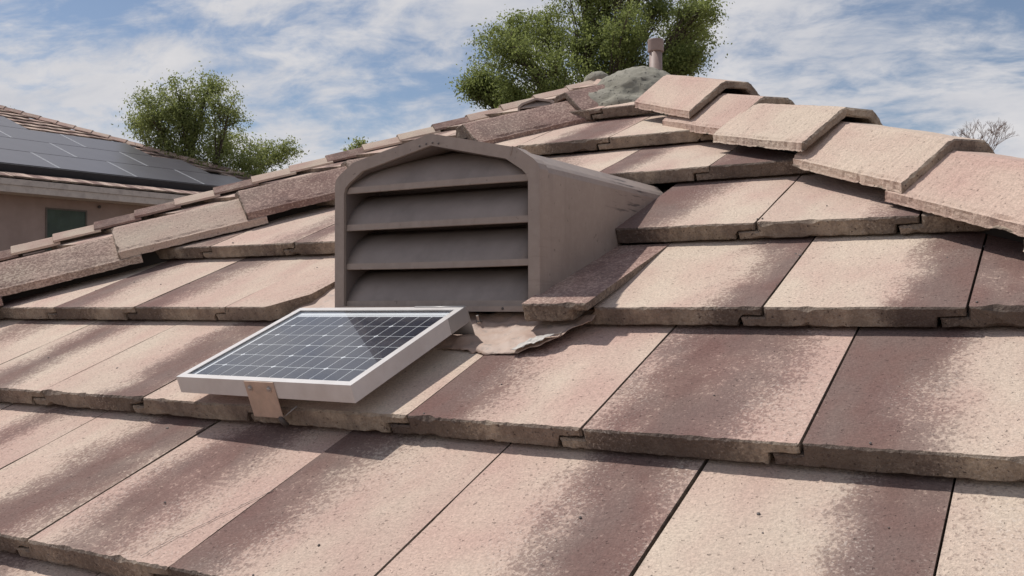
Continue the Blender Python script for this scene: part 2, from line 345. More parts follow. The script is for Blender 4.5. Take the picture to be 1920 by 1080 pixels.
# hips in the world: left axis y = x + 1.935, right axis y = -x + 2.555, apex (0.31, 2.245)
ca, sa = math.cos(PITCH), math.sin(PITCH)
def hipL(vy): return vy - 1.935      # x of the left hip at world y
def hipR(vy): return 2.555 - vy
LOOK = {  # (course, index): (centre, width, pinkness, darkness)
 (-1, 0): (.3, .3, .5, .6), (-1, -1): (.8, .2, .2, .4), (-1, -2): (.5, .3, .3, .2),
 (0, -1): (.55, .22, .55, .75), (0, 0): (.72, .26, .35, .95), (0, 1): (.42, .26, .75, .85), (0, 2): (.06, .30, .45, 1.05), (0, 3): (.78, .24, .60, 1.0), (0, 4): (.88, .20, .30, 1.1), (0, 5): (-.5, .2, .1, .3), (0, 6): (.2, .3, .3, .9),
 (1, -2): (.2, .3, .3, .7), (1, -1): (.38, .24, .3, .85), (1, 0): (.80, .24, .30, 1.0), (1, 1): (1.3, .2, .7, .3), (1, 2): (-1, .2, .25, .3), (1, 3): (.08, .28, .50, 1.15), (1, 4): (.42, .34, .70, .92), (1, 5): (.12, .34, .35, 1.15), (1, 6): (.5, .3, .3, .6),
 (2, -2): (.1, .25, .3, .8), (2, -1): (.15, .3, .3, .9), (2, 0): (.12, .28, .45, 1.0), (2, 1): (.08, .25, .5, 1.0), (2, 2): (.75, .25, .35, .5), (2, 5): (1.0, .24, .30, 1.0), (2, 6): (.97, .24, .22, 1.15), (2, 7): (.15, .50, .3, .92), (2, 8): (.3, .3, .4, .8),
 (3, -1): (.9, .2, .3, .7), (3, 0): (.85, .22, .4, .6), (3, 1): (.1, .16, .4, .9), (3, 2): (1.2, .2, .35, .5), (3, 4): (.08, .30, .35, 1.15), (3, 5): (1.12, .32, .45, 1.1), (3, 6): (.1, .2, .2, .5),
 (4, 0): (.3, .3, .4, .7), (4, 1): (.7, .3, .5, .8), (4, 2): (.2, .3, .4, .5), (4, 3): (.25, .3, .3, .7), (4, 4): (.02, .28, .35, 1.0), (4, 5): (.25, .30, .45, 1.1),
 (5, 1): (.2, .3, .4, .6), (5, 2): (.1, .3, .3, .5), (5, 3): (.66, .26, .6, 1.0), (5, 4): (1.3, .3, .05, .3), (5, 5): (.7, .3, .4, .7)}
def place_tile(n, k, u0=None, w=0.0, extra=None, bm=None):
    v0 = VS[n + 3]; u0 = OFF[n] + k * TW if u0 is None else u0
    E = VS[n + 4] - v0
    near = (n <= 3)
    seed = n * 17.3 + k * 3.7 + 40
    bm = tile_bm(seed, dens=0.0055 if n <= 1 else 0.008, slope=0.041 / E, L=E + 0.03, nst=5, chip=1.3)
    # clip at the hips (world vertical planes), in tile space
    for side in ('L', 'R'):
        # boundary in plan: x - y + 1.935 > c  (left)   |   2.555 - x - y > c (right)
        c = 0.085 if side == 'L' else (0.045 if n > 3 else 0.0)
        if side == 'L': no = Vector((-1, 1, 0)).normalized(); co = Vector((0, 1.935 - c, 0))
        else: no = Vector((1, 1, 0)).normalized(); co = Vector((0, 2.555 - c, 0))
        no_r = ROOF.to_3x3().transposed() @ no; co_r = ROOF.to_3x3().transposed() @ co
        co_t = co_r - Vector((u0, v0, w))
        ds = [(v.co - co_t).dot(no_r) for v in bm.verts]
        if min(ds) > 0: bm.free(); return None
        if max(ds) > 0: clip(bm, co_t, no_r)
    for co, no in (extra or []): clip(bm, Vector(co) - Vector((u0, v0, w)), Vector(no))
    if len(bm.verts) < 8: bm.free(); return None
    o = link('roof_tile', bm, [M_TOP, M_SIDE], roof)
    rr = random.Random(int(seed * 10))
    o.location = (u0 + rr.uniform(-.0007, .0007), v0 + rr.uniform(-.002, .002), w + rr.uniform(-.0005, .0005))
    o.rotation_euler = (rr.uniform(-.003, .003), rr.uniform(-.0015, .0015), rr.uniform(-.0012, .0012))
    if (n, k) in LOOK: o.color = LOOK[(n, k)]
    else: o.color = (rr.uniform(-.1, 1.1), rr.uniform(.18, .32), rr.uniform(.1, .6), rr.uniform(.6, 1.0))
    return o
for n in range(-3, 7):
    v0 = VS[n + 3]
    for k in range(-9, 13):
        u0 = OFF[n] + k * TW
        if u0 < -2.4 or u0 > 3.1: continue
        ex = None
        if n == 2 and k in (3, 4): continue
        if n == 2 and k == 2: ex = [((0.170, 0, 0), (1, 0, 0)), ((0.105, 0.769, 0), Vector((0.086, -0.067, 0)).normalized())]
        if n == 3 and k == 3: continue
        if n == 3 and k == 2: ex = [((0.302, 0, 0), (1, 0, 0))]
        place_tile(n, k, extra=ex)
# the loose cut tile piece beside the vent
bm = extrude_rough([(0, 0, 1), (0.128, 0, 0), (0.128, -0.014, 0), (0.098, -0.016, 0), (0.094, -TH, 0), (0, -TH, 0)], [(0, 0), (.02, -.003), (.1, -.016), (.2, -.033), (.3, -.050), (.43, -.071)], 0.005, 77.7, 1.15)
o = link('roof_tile', bm, [M_TOP, M_SIDE], roof); o.location = (0.786, 0.720, 0.031); o.color = (.5, 1.2, .8, .62); o['label'] = 'narrow cut dark tile slipped forward beside the vent'
o.rotation_euler = (0, 0, rad(0.6))
# deck sheets under the tiles (all four slopes of the near hip roof)
def quad_sheet(name, pts, mat, parent, thick=0.02):
    bm = bmesh.new(); a = [bm.verts.new(p) for p in pts]; b = [bm.verts.new(Vector(p) - Vector((0, 0, thick))) for p in pts]
    bm.faces.new(a); bm.faces.new(b[::-1]); n = len(pts)
    for i in range(n): bm.faces.new((a[i], b[i], b[(i + 1) % n], a[(i + 1) % n]))
    bmesh.ops.recalc_face_normals(bm, faces=bm.faces); return link(name, bm, mat, parent)
tanp = math.tan(PITCH); dz = -0.088
ye = -1.5     # eave line (world y)
A = (0.31, 2.245, 2.245 * tanp + dz)
def hz_(y): return y * tanp + dz
FL = (hipL(ye), ye, hz_(ye)); FR = (hipR(ye), ye, hz_(ye))
back = 12.0; RB = (0.31, back, A[2])
quad_sheet('deck', [FL, FR, A], M_DECK, house)
quad_sheet('deck', [FR, (FR[0], back, FR[2]), RB, A], M_DECK, house)
quad_sheet('deck', [FL, A, RB, (FL[0], back, FL[2])], M_DECK, house)
# low detail courses of the two side slopes, hidden from the camera side
def side_field(sgn):
    bm = bmesh.new()
    for r in range(11):
        for q in range(26):
            d0 = 0.12 + r * 0.345; y0 = 2.245 - d0 + q * TW + (r % 2) * 0.15
            if y0 + 0.0 < 2.245 - d0 + 0.34 or y0 > 9: continue
            x0 = 0.31 + sgn * (d0 + 0.345); x1 = 0.31 + sgn * (d0 - 0.03)
            z0 = A[2] - (d0 + .345) * tanp + 0.088; z1 = A[2] - (d0 - .03) * tanp + 0.05
            vs = [bm.verts.new(p) for p in ((x0, y0, z0), (x0, y0 + TW - .004, z0), (x1, y0 + TW - .004, z1), (x1, y0, z1))]
            vb = [bm.verts.new(v.co - Vector((0, 0, .035))) for v in vs]
            bm.faces.new(vs); bm.faces.new(vb[::-1])
            for i in range(4): bm.faces.new((vs[i], vb[i], vb[(i + 1) % 4], vs[(i + 1) % 4]))
    bmesh.ops.recalc_face_normals(bm, faces=bm.faces)
    o = link('side_slope_tiles', bm, M_TOP, house); o['kind'] = 'stuff'; o.color = (.5, 30.0, .5, .45)
side_field(1); side_field(-1)
box('wall', (FL[0] + .45, ye + .45, -3.3), (FR[0] - .45, back - .3, FL[2] - .06), M_STUCCO, house)
box('fascia', (FL[0] + .02, ye - .03, FL[2] - .2), (FR[0] - .02, ye - .005, FL[2] - .025), M_WOOD, house)

# ------------------------------------------------------------------ hip caps
def cap_bm(seed, a=0.121, dr=0.08, b=0.037, L=0.42, t=0.021, dens=0.008, chip=1.2, taper=0.0):
    sec = [(-a, -dr, 1), (-b, 0, 1), (b, 0, 1), (a, -dr, 1), (a - .003, -dr - t, 0), (b * .75, -t * .98, 0), (-b * .75, -t * .98, 0), (-a + .003, -dr - t, 1)]
    # soften the two bends
    s2 = []
    for i, p in enumerate(sec):
        if i in (1, 2):
            q, r = sec[i - 1], sec[i + 1]
            for w in (0.16, 0.06):
                s2.append((p[0] + (q[0] - p[0]) * w, p[1] + (q[1] - p[1]) * w - 0.0, 1))
            s2.append((p[0], p[1] - .0035, 1))
            for w in (0.06, 0.16):
                s2.append((p[0] + (r[0] - p[0]) * w, p[1] + (r[1] - p[1]) * w, 1))
        else: s2.append(p)
    s2 = sorted(s2, key=lambda p: 0) 
    st = [(0, 0)] + ([(L * f, 0) for f in (.04, .15, .3, .5, .7, .9)] if dens > .02 else [(.010 + (L - .015) * k / 52, 0) for k in range(53)]) + [(L, 0)]
    return extrude_rough(s2, st, dens, seed, chip, rag=-dr * .93)
def place_cap(P, az, rise, tilt, seed, color, parent, a=.121, dr=.08, b=.037, L=.42, roll=0, yaw=0, dens=.008, label=None, chip=1.2):
    o = link('hip_tile', cap_bm(seed, a, dr, b, L, dens=dens, chip=chip), [M_TOP, M_SIDE], parent)
    # local y = uphill along the hip
    M4 = T(*P) @ Matrix.Rotation(az - math.pi / 2 + yaw, 4, 'Z') @ Matrix.Rotation(math.atan(rise) - tilt, 4, 'X') @ Matrix.Rotation(roll, 4, 'Y')
    o.matrix_basis = ROOF.inverted() @ M4 if parent is roof else M4
    o.color = color
    if label: o['label'] = label
    return o
AP = Vector((0.31, 2.245, 1.105)); RISE = tanp * .7071
azR = rad(135) + 0.027; dR = Vector((math.cos(azR), math.sin(azR), 0)); nR = Vector((-math.sin(azR), math.cos(azR), 0)) 
Rc = [(-0.729, .004, 0, 0, (.85, .5, .45, .75)), (-0.930, -.012, .0, 0, (.8, .6, .7, .8)), (-1.271, .010, .03, .05, (1.3, .3, .12, .25)), (-1.606, .0, 0, 0, (1.5, .3, .22, .3)), (-1.930, 0.0, 0, 0, (.95, .4, .6, .8)), (-2.27, 0, 0, 0, (.3, .4, .4, .6)), (-2.61, 0, 0, 0, (.3, .4, .2, .6)), (-2.95, 0, 0, 0, (.8, .4, .4, .6))]
for i, (s, dzc, roll, yaw, colr) in enumerate(Rc):
    P = AP + dR * s + Vector((0, 0, 0.093 + s * (RISE - .010) + dzc))
    place_cap(P, azR, RISE - .010, .064 if i not in (1, 2) else (.09, .115)[i - 1], 11.3 * i + 5, colr, roof, a=.134, dr=.088, b=.040, L=.39, roll=roll, yaw=yaw, dens=.0055, chip=1.7)
azL = rad(45) + 0.086; dL = Vector((math.cos(azL), math.sin(azL), 0))
Lc = [(-2.36, 0, (.4, .5, .4, .6)), (-2.01, 0, (.35, .8, .35, .50)), (-1.668, 0, (2.4, .4, .40, .15)), (-1.323, 0, (.4, 1.2, .65, .62)), (-1.001, -.004, (.3, 1.2, .75, .60)), (-.80, -.03, (.3, .9, .5, .6)), (-.623, 0, (.4, 1.2, .75, .62)), (-.27, 0.006, (.35, 1.2, .8, .66))]
for i, (s, dzc, colr) in enumerate(Lc):
    if i == 5: continue
    LL = .42 if i != 7 else .26
    P = AP + dL * s + Vector((0, 0, 0.032 + s * (RISE - .004) + dzc))
    place_cap(P, azL, RISE - .004, .062 if i != 4 else .125, 9.1 * i + 80, colr, roof, a=.12, dr=.076, b=.039, L=LL, dens=.007, yaw=(0.05 if i == 7 else 0))

# timber nailers under the caps
def nailer(dv, s0, s1, z0, z1, rise, w=.045):
    a = AP + dv * s0; b = AP + dv * s1; az = math.atan2(dv.y, dv.x); L_ = s1 - s0
    bm = bmesh.new(); bm_box(bm, (0, -w, -.26), (L_, w, -.026))
    for v in bm.verts: v.co.z += v.co.x * rise
    o = link('nailer', bm, M_DECK, house); o.matrix_basis = T(a.x, a.y, AP.z + z0 + s0 * rise) @ Matrix.Rotation(az, 4, 'Z'); return o
nailer(dR, -3.8, -.5, .066, 0, RISE - .010); nailer(dL, -2.6, -.2, .010, 0, RISE - .004)
# ------------------------------------------------------------------ mortar at the apex
def blob(name, parts, mat, parent, vox, amp, seed, cuts=()):
    bm = bmesh.new()
    for c, r, ang in parts:
        M4 = T(*c) @ Matrix.Rotation(ang, 4, 'Z') @ Matrix.Diagonal((*r, 1))
        bmesh.ops.create_icosphere(bm, subdivisions=3, radius=1, matrix=M4)
    me = bpy.data.meshes.new(name); bm.to_mesh(me); bm.free()
    tmp = bpy.data.objects.new('tmp', me); COL.objects.link(tmp)
    md = tmp.modifiers.new('r', 'REMESH'); md.mode = 'VOXEL'; md.voxel_size = vox
    sm = tmp.modifiers.new('s', 'SMOOTH'); sm.iterations = 14
    dg = bpy.context.evaluated_depsgraph_get(); me2 = bpy.data.meshes.new_from_object(tmp.evaluated_get(dg))
    bpy.data.objects.remove(tmp)
    for v in me2.vertices:
        p = v.co; d = NZ(p.x * 14, p.y * 14, p.z * 14 + seed) + .5 * NZ(p.x * 40, p.y * 40, p.z * 40) + .25 * NZ(p.x * 90, p.y * 90, p.z * 90)
        v.co = p + v.normal * d * amp
    for f in me2.polygons: f.use_smooth = True
    me2.name = name
    return link(name, me2, mat, parent)
def R4(): return ROOF.inverted()
thv = math.atan2(.5035, .864)
mo = blob('mortar', [((.33, 2.27, 1.035), (.18, .16, .125), thv), ((.45, 2.38, 1.03), (.19, .12, .085), thv), ((.28, 2.14, 1.00), (.13, .09, .075), thv), ((.36, 2.09, .985), (.10, .05, .05), thv), ((.345, 2.07, .945), (.028, .03, .035), 0)], M_MORTAR, roof, .009, .010, 3.0)
mo.matrix_basis = R4()
mo['label'] = 'grey lump of mortar sealing the roof apex'
# ------------------------------------------------------------------ vent pipe behind the apex
pb = empty('vent_pipe', T(0.2, 2.74, 0.86)); tag(pb, 'short brown plumbing pipe with a wider cap rising behind the mortar', 'vent pipe')
bm = bmesh.new(); bm_tube(bm, [(0, 0, 0), (0, 0, .49)], [.0255, .0255], 24); link('pipe', bm, M_PIPE, pb)
bm = bmesh.new()
prof = [(.0258, .478), (.031, .480), (.0315, .484), (.0315, .524), (.030, .528), (.0235, .528), (.0235, .49)]
rings = [[bm.verts.new((r * math.cos(a * math.pi / 12), r * math.sin(a * math.pi / 12), z)) for a in range(24)] for r, z in prof]
for r0, r1 in zip(rings, rings[1:]):
    for k in range(24): bm.faces.new((r0[k], r0[(k + 1) % 24], r1[(k + 1) % 24], r1[k]))
link('collar', bm, M_PIPE, pb)
box('flashing', (-.12, -.1, -.06), (.12, .1, .03), M_MORTAR, pb)

# ------------------------------------------------------------------ gable vent
VX, VY, VZ = 0.552, 0.691, 0.338     # centre of the foot of its front
vent = empty('roof_vent', T(VX, VY, VZ)); tag(vent, 'large brown metal dormer vent with four louvres behind the small solar panel', 'roof vent')
HW = 0.240
def vent_outline(hw, top, sh, ins=0.0):
    # local x,z, left foot to right foot
    return [(-hw, 0.0), (-hw, sh), (-hw + .004, sh + .011), (-hw + .013, sh + .020), (-hw + .048, sh + .043), (0, top), (hw - .048, sh + .043), (hw - .013, sh + .020), (hw - .004, sh + .011), (hw, sh), (hw, 0.0)]
outer = vent_outline(HW, .340, .254)
inner = vent_outline(HW - .021, .320, .238)
inner = [(x, z if z else 0.0) for x, z in inner]
def strip_shell(bm, A_, B_, ya, yb):
    va = [bm.verts.new((x, ya, z)) for x, z in A_]; vb = [bm.verts.new((x, yb, z)) for x, z in B_]
    for i in range(len(A_) - 1): bm.faces.new((va[i], va[i + 1], vb[i + 1], vb[i]))
    return va, vb
# housing: outer skin, inner skin, tapered to the roof by running level into the slope
bm = bmesh.new()
oo = [(x, z) for x, z in outer]; ii = [(x * .992, z - .003 if z > 0 else z) for x, z in outer]
strip_shell(bm, oo, oo, .0015, .74); strip_shell(bm, ii, ii, .0015, .74); strip_shell(bm, oo, ii, .0015, .0015)
bmesh.ops.remove_doubles(bm, verts=bm.verts, dist=1e-5); bmesh.ops.recalc_face_normals(bm, faces=bm.faces)
clipn = Vector((0, sa, -ca)); clip_co = Vector((0, -VY, -VZ)) + Vector((0, 0, -.05))
bmesh.ops.bisect_plane(bm, geom=list(bm.verts) + list(bm.edges) + list(bm.faces), plane_co=clip_co, plane_no=clipn, clear_outer=True)
housing = link('housing', bm, M_VENT, vent)
# front rim: channel shaped trim wrapping the mouth
bm = bmesh.new()
ro = [(x * 1.013, z + (.0032 if z > 0 else 0)) for x, z in outer]
strip_shell(bm, ro, inner, -.004, -.004); strip_shell(bm, ro, ro, -.004, .030)
strip_shell(bm, inner, inner, -.004, .004)
bmesh.ops.remove_doubles(bm, verts=bm.verts, dist=1e-5); bmesh.ops.recalc_face_normals(bm, faces=bm.faces)
bmesh.ops.solidify(bm, geom=list(bm.faces), thickness=.0012)
link('rim', bm, M_VENT, vent)
bm = bmesh.new(); inn2 = [(x * .998, z - .0006 if z > 0 else z) for x, z in inner]; strip_shell(bm, inn2, inn2, .0042, .112); bmesh.ops.recalc_face_normals(bm, faces=bm.faces); bmesh.ops.solidify(bm, geom=list(bm.faces), thickness=.0006)
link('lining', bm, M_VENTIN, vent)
# sheet-metal seam at the right shoulder
box('seam', (-.0008, -.0055, -.010), (.0008, .028, .0075), M_VENT, vent, T(HW - .056, 0, .296) @ Matrix.Rotation(rad(15), 4, 'Y'))
# four louvre blades: slope out and down to a turned lip
def inner_hw(z):
    sh = .236; hw = HW - .0215
    if z <= sh: return hw
    if z <= sh + .047: return hw - .052 * ((z - sh) / .047) ** 1.6
    return max(0.0, (hw - .052) * (1 - (z - sh - .047) / (.319 - sh - .047)))
for i, (zl, zt) in enumerate([(.237, .330), (.160, .228), (.0795, .150), (.002, .070)]):
    bm = bmesh.new(); lip = .0130 if i < 3 else .0125
    # cross-section points y,z from top-back to lip bottom and its return
    arc = [(.080, .074), (.058, .063), (.040, .051), (.026, .038), (.016, .024), (.009, .011), (.0055, .002)]
    kk = min(1.0, (zt - zl - lip + .012) / .074) if i else .92
    secp = [(y_, min(zl + lip + dz_ * kk, .3185)) for y_, dz_ in arc] + [(.0045, zl + lip), (.0040, zl + .001), (.007, zl), (.018, zl + .004)]
    nx = 13; rings = []
    for (yy, zz_) in secp:
        hw = min(inner_hw(zz_ ) , HW - .022) if i == 0 else HW - .022
        sag = 0.0012 * math.sin(i * 2 + 1)
        rings.append([bm.verts.new((hw * (2 * k / (nx - 1) - 1), yy, zz_ + sag * math.sin(k / (nx - 1) * math.pi))) for k in range(nx)])
    for ri, (r0, r1) in enumerate(zip(rings, rings[1:])):
        for k in range(nx - 1): bm.faces.new((r0[k], r0[k + 1], r1[k + 1], r1[k])).material_index = 1 if ri >= 7 else 0
    bmesh.ops.recalc_face_normals(bm, faces=bm.faces); bmesh.ops.solidify(bm, geom=list(bm.faces), thickness=.001)
    for f in bm.faces: f.smooth = f.material_index == 0
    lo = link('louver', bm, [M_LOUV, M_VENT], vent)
bm = bmesh.new(); bb = [bm.verts.new((x, .113, z)) for x, z in vent_outline(HW - .004, .334, .242)]; bm.faces.new(bb)
ex = bmesh.ops.extrude_face_region(bm, geom=list(bm.faces)); bmesh.ops.translate(bm, vec=(0, .002, 0), verts=[v for v in ex['geom'] if isinstance(v, bmesh.types.BMVert)])
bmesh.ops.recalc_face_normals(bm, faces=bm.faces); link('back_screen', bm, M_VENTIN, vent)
box('sill', (-HW + .001, -.006, -.006), (HW - .001, .013, .0045), M_VENT, vent)
def rivet(parent, M4, r=.0028, name='rivet', mat=None):
    bm = bmesh.new(); bmesh.ops.create_uvsphere(bm, u_segments=8, v_segments=5, radius=r, matrix=M4 @ Matrix.Diagonal((1, .45, 1, 1)))
    return link(name, bm, mat or M_SCREW, parent)
for x in (-.165, -.035, .065, .165): rivet(vent, T(x, -.0065, -.0005))
for x in (-.026, -.010, .005, .019): rivet(vent, T(x, -.0052, .3255 - abs(x) * .2), .0022)
for y, z in ((.012, .19), (.012, .11), (.012, .03)): rivet(vent, T(HW + .002, y, z) @ Matrix.Rotation(rad(90), 4, 'Z'), .0022)
# flange: crumpled sheet lying over the course below
def roofpt(u, v, w): return ROOF @ Vector((u, v, w))
VI = T(-VX, -VY, -VZ)
front = [(.15, .80), (.19, .745), (.25, .72), (.40, .70), (.60, .66), (.70, .645), (.752, .632), (.80, .636), (.845, .650), (.868, .675), (.882, .705), (.905, .735)]
def fv(u):
    for (a, b), (c, d) in zip(front, front[1:]):
        if a <= u <= c: return b + (d - b) * (u - a) / (c - a)
    return .8
def sheet(name, u0, u1, vtop, mat, nu, nv, low, high=None, thick=.0007, amp=1.0, wf=None):
    bm = bmesh.new(); grid = []
    for j in range(nv):
        row = []
        for i in range(nu):
            u = u0 + (u1 - u0) * i / (nu - 1); vf = low(u) + .005 * NZ(u * 60, 2.2) + .004 * NZ(u * 170, 7.2); vt = vtop(u) if callable(vtop) else vtop
            t = j / (nv - 1); v = vf + (vt - vf) * t
            row.append(bm.verts.new(VI @ roofpt(u, v, wf(u, v, t))))
        grid.append(row)
    for j in range(nv - 1):
        for i in range(nu - 1): bm.faces.new((grid[j][i], grid[j][i + 1], grid[j + 1][i + 1], grid[j + 1][i])).smooth = True
    bmesh.ops.recalc_face_normals(bm, faces=bm.faces); bmesh.ops.solidify(bm, geom=list(bm.faces), thickness=thick)
    return link(name, bm, mat, vent)
def wfl(u, v, t):
    base = -.030 - .004 * (1 - t) + (.012 * max(0, (u - .62)) / .3 if u > .62 else 0)
    cr = (.0065 * NZ(u * 22, v * 34, 1.1) + .003 * NZ(u * 55, v * 62, 2.2) + .001 * NZ(u * 130, v * 120, 4.2)) * (1.0 if u > .6 else .4)
    curl = .006 * max(0, (u - .80) / .1) * (1 - t) ** 2 + .004 * (1 - t) ** 3
    return max(base + cr + curl, -.0365 + .001) + .003
sheet('flange', .15, .905, lambda u: .80 if u > .3 else .98, M_FLASH, 120, 26, fv, wf=wfl)
# torn bare edge curling up at the right end, and a peeled flap
sheet('torn_edge', .798, .872, lambda u: fv(u) + .008 + .026 * math.sin(max(0, min(1, (u - .795) / .08)) * math.pi), M_BARE, 40, 6, lambda u: fv(u) - .003, wf=lambda u, v, t: wfl(u, v, 0) + .0035 + .005 * (1 - t) + .0025 * NZ(u * 120, v * 90, 4))
sheet('flap', .806, .862, lambda u: .766 - .012 * ((u - .806) / .056), M_FLASH, 18, 6, lambda u: .741 + .02 * abs(NZ(u * 90, 1, 3)), wf=lambda u, v, t: -.010 + .008 * NZ(u * 40, v * 50, 8) + .006 * (1 - t))
# side flanges, hidden under the tiles
for x0, x1 in ((.17, .312), (.792, .90)):
    bm = bmesh.new(); vs = [bm.verts.new(VI @ roofpt(u, v, -.062)) for u, v in ((x0, .80), (x1, .80), (x1, 1.45), (x0, 1.45))]; bm.faces.new(vs)
    bmesh.ops.solidify(bm, geom=list(bm.faces), thickness=.001); link('side_flange', bm, M_FLASH, vent)
# stud with nut on the flange
bolt = empty('stud', VI @ T(*roofpt(.668, .748, -.026)) @ Matrix.Rotation(PITCH, 4, 'X') , vent)
def cyl(name, r0, r1, z0, z1, seg, mat, parent, M4=None):
    bm = bmesh.new(); bmesh.ops.create_cone(bm, cap_ends=True, segments=seg, radius1=r0, radius2=r1, depth=z1 - z0, matrix=(M4 or Matrix()) @ T(0, 0, (z0 + z1) / 2))
    return link(name, bm, mat, parent)
cyl('washer', .0092, .0092, 0, .0022, 20, M_BOLT, bolt); cyl('nut', .0068, .0064, .0022, .0085, 6, M_BOLT, bolt); cyl('shank', .0029, .0029, .0085, .020, 12, M_BOLT, bolt)

# ------------------------------------------------------------------ small solar panel
R0 = Vector((0.2544, 0.3838, 0.0538)); rv = Vector((-0.0828, -0.0213, -0.0351))
PM = ROOF @ T(*R0) @ Matrix.Rotation(rv.length, 4, rv.normalized())
pa, pb_, ph = 0.4133, 0.3315, 0.0308
pan = empty('small_solar_panel', PM); tag(pan, 'small framed solar panel on brackets in front of the dormer vent', 'solar panel')
fw = .0135
bm = bmesh.new()
bars = [((0, 0, -ph), (pa, fw, 0)), ((0, pb_ - fw, -ph), (pa, pb_, 0)), ((0, fw, -ph), (fw, pb_ - fw, 0)), ((pa - fw, fw, -ph), (pa, pb_ - fw, 0))]
# hollow frame: top lip plus thin outer wall
fwl = .0016
for lo, hi in [((0, 0, -ph), (pa, fwl, -.0016)), ((0, pb_ - fwl, -ph), (pa, pb_, -.0016)), ((0, fwl, -ph), (fwl, pb_ - fwl, -.0016)), ((pa - fwl, fwl, -ph), (pa, pb_ - fwl, -.0016)),
               ((0, 0, -.0016), (pa, fw, 0)), ((0, pb_ - fw, -.0016), (pa, pb_, 0)), ((0, fw, -.0016), (fw, pb_ - fw, 0)), ((pa - fw, fw, -.0016), (pa, pb_ - fw, 0)),
               ((fwl, fwl, -ph), (.018, pb_ - fwl, -ph + .0016)), ((pa - .018, fwl, -ph), (pa - fwl, pb_ - fwl, -ph + .0016))]: bm_box(bm, lo, hi)
bmesh.ops.recalc_face_normals(bm, faces=bm.faces)
link('frame', bm, M_FRAME, pan)
box('backsheet', (.0017, .0017, -.0078), (pa - .0017, pb_ - .0017, -.0058), M_BACK, pan)
NC, NR = 12, 6
mx0, mx1, my0, my1 = .022, pa - .020, .021, pb_ - .034
cw = (mx1 - mx0) / NC; ch = (my1 - my0) / NR
def cell_me(key):
    l, r, b_, t_ = key; gx, gy, c = .00105, .00105, .0032
    pts = []
    def corner(x, y, sx_, sy_, on):
        if on: return [(x + sx_ * c, y), (x, y + sy_ * c)]
        return [(x, y)]
    x0, x1, y0, y1 = gx, cw - gx, gy, ch - gy
    p = []
    p += corner(x0, y0, 1, 1, l and b_)[::-1]; p += corner(x1, y0, -1, 1, r and b_); p += corner(x1, y1, -1, -1, r and t_)[::-1]; p += corner(x0, y1, 1, -1, l and t_)
    bm = bmesh.new(); f = bm.faces.new([bm.verts.new((x, y, 0)) for x, y in p])
    e = bmesh.ops.extrude_face_region(bm, geom=[f]); bmesh.ops.translate(bm, vec=(0, 0, .00012), verts=[v for v in e['geom'] if isinstance(v, bmesh.types.BMVert)])
    bmesh.ops.recalc_face_normals(bm, faces=bm.faces); me = bpy.data.meshes.new('solar_cell'); bm.to_mesh(me); bm.free(); return me
cache = {}
for i in range(NC):
    for j in range(NR):
        l = (i % 4) == 1; r = (i % 4) == 0; key = (l, r, j > 0, j < NR - 1)
        if key not in cache: cache[key] = cell_me(key)
        o = link('solar_cell', cache[key], M_CELL, pan); o.location = (mx0 + i * cw, my0 + j * ch, -.0055)
box('glass', (.0018, .0018, -.0040), (pa - .0018, pb_ - .0018, -.0017), M_GLASS, pan)
# faint printed strip of connecting ribbon along the near and far edges
box('ribbon', (mx0, my0 - .006, -.0057), (mx1, my0 - .004, -.0053), M_BUS, pan)
box('ribbon', (mx0, my1 + .004, -.0057), (mx1, my1 + .006, -.0053), M_BUS, pan)
# front bracket plate with two screws
fb = box('front_bracket', (.1745, -.0022, -.067), (.2435, -.0003, -.001), M_BRACK, pan, bevel=.0004)
for x in (.186, .231):
    sc_ = empty('screw', T(x, -.0022, -.0135) @ Matrix.Rotation(rad(90), 4, 'X'), pan)
    bm = bmesh.new(); bmesh.ops.create_cone(bm, cap_ends=True, segments=18, radius1=.0058, radius2=.0055, depth=.0012, matrix=T(0, 0, .0006)); link('washer', bm, M_BOLT, sc_)
    bm = bmesh.new(); bmesh.ops.create_uvsphere(bm, u_segments=12, v_segments=6, radius=.0038, matrix=T(0, 0, .0014) @ Matrix.Diagonal((1, 1, .55, 1))); link('head', bm, M_BOLT, sc_)
bm = bmesh.new(); bm_tube(bm, [(.2395, -.004, -.064), (.2405, -.002, -.074), (.241, .004, -.083)], [.0045, .005, .0045], 6); link('anchor', bm, M_SCREW, pan)
bm = bmesh.new(); bm_tube(bm, [(.241, -.003, -.068), (.252, .004, -.060), (.268, .012, -.050)], [.0009] * 3, 5); link('wire', bm, M_BRACKG, pan)
# rear bracket: folds over the frame's far edge and drops to the roof
bm = bmesh.new(); prof = [(pb_ - .002, .0012), (pb_ + .003, .0008), (pb_ + .0065, -.002), (pb_ + .008, -.0065), (pb_ + .010, -.03), (pb_ + .013, -.060)]
x0, x1 = pa - .115, pa - .0005
ra = [bm.verts.new((x0, y, z)) for y, z in prof]; rb = [bm.verts.new((x1, y - (0.0), z)) for y, z in prof]
for i in range(len(prof) - 1): bm.faces.new((ra[i], ra[i + 1], rb[i + 1], rb[i])).smooth = True
bmesh.ops.recalc_face_normals(bm, faces=bm.faces); bmesh.ops.solidify(bm, geom=list(bm.faces), thickness=.0016); link('rear_bracket', bm, M_BRACKG, pan)
box('rear_bracket_wing', (pa - .0012, pb_ - .055, -.030), (pa + .0006, pb_ + .004, -.0008), M_BRACKG, pan)

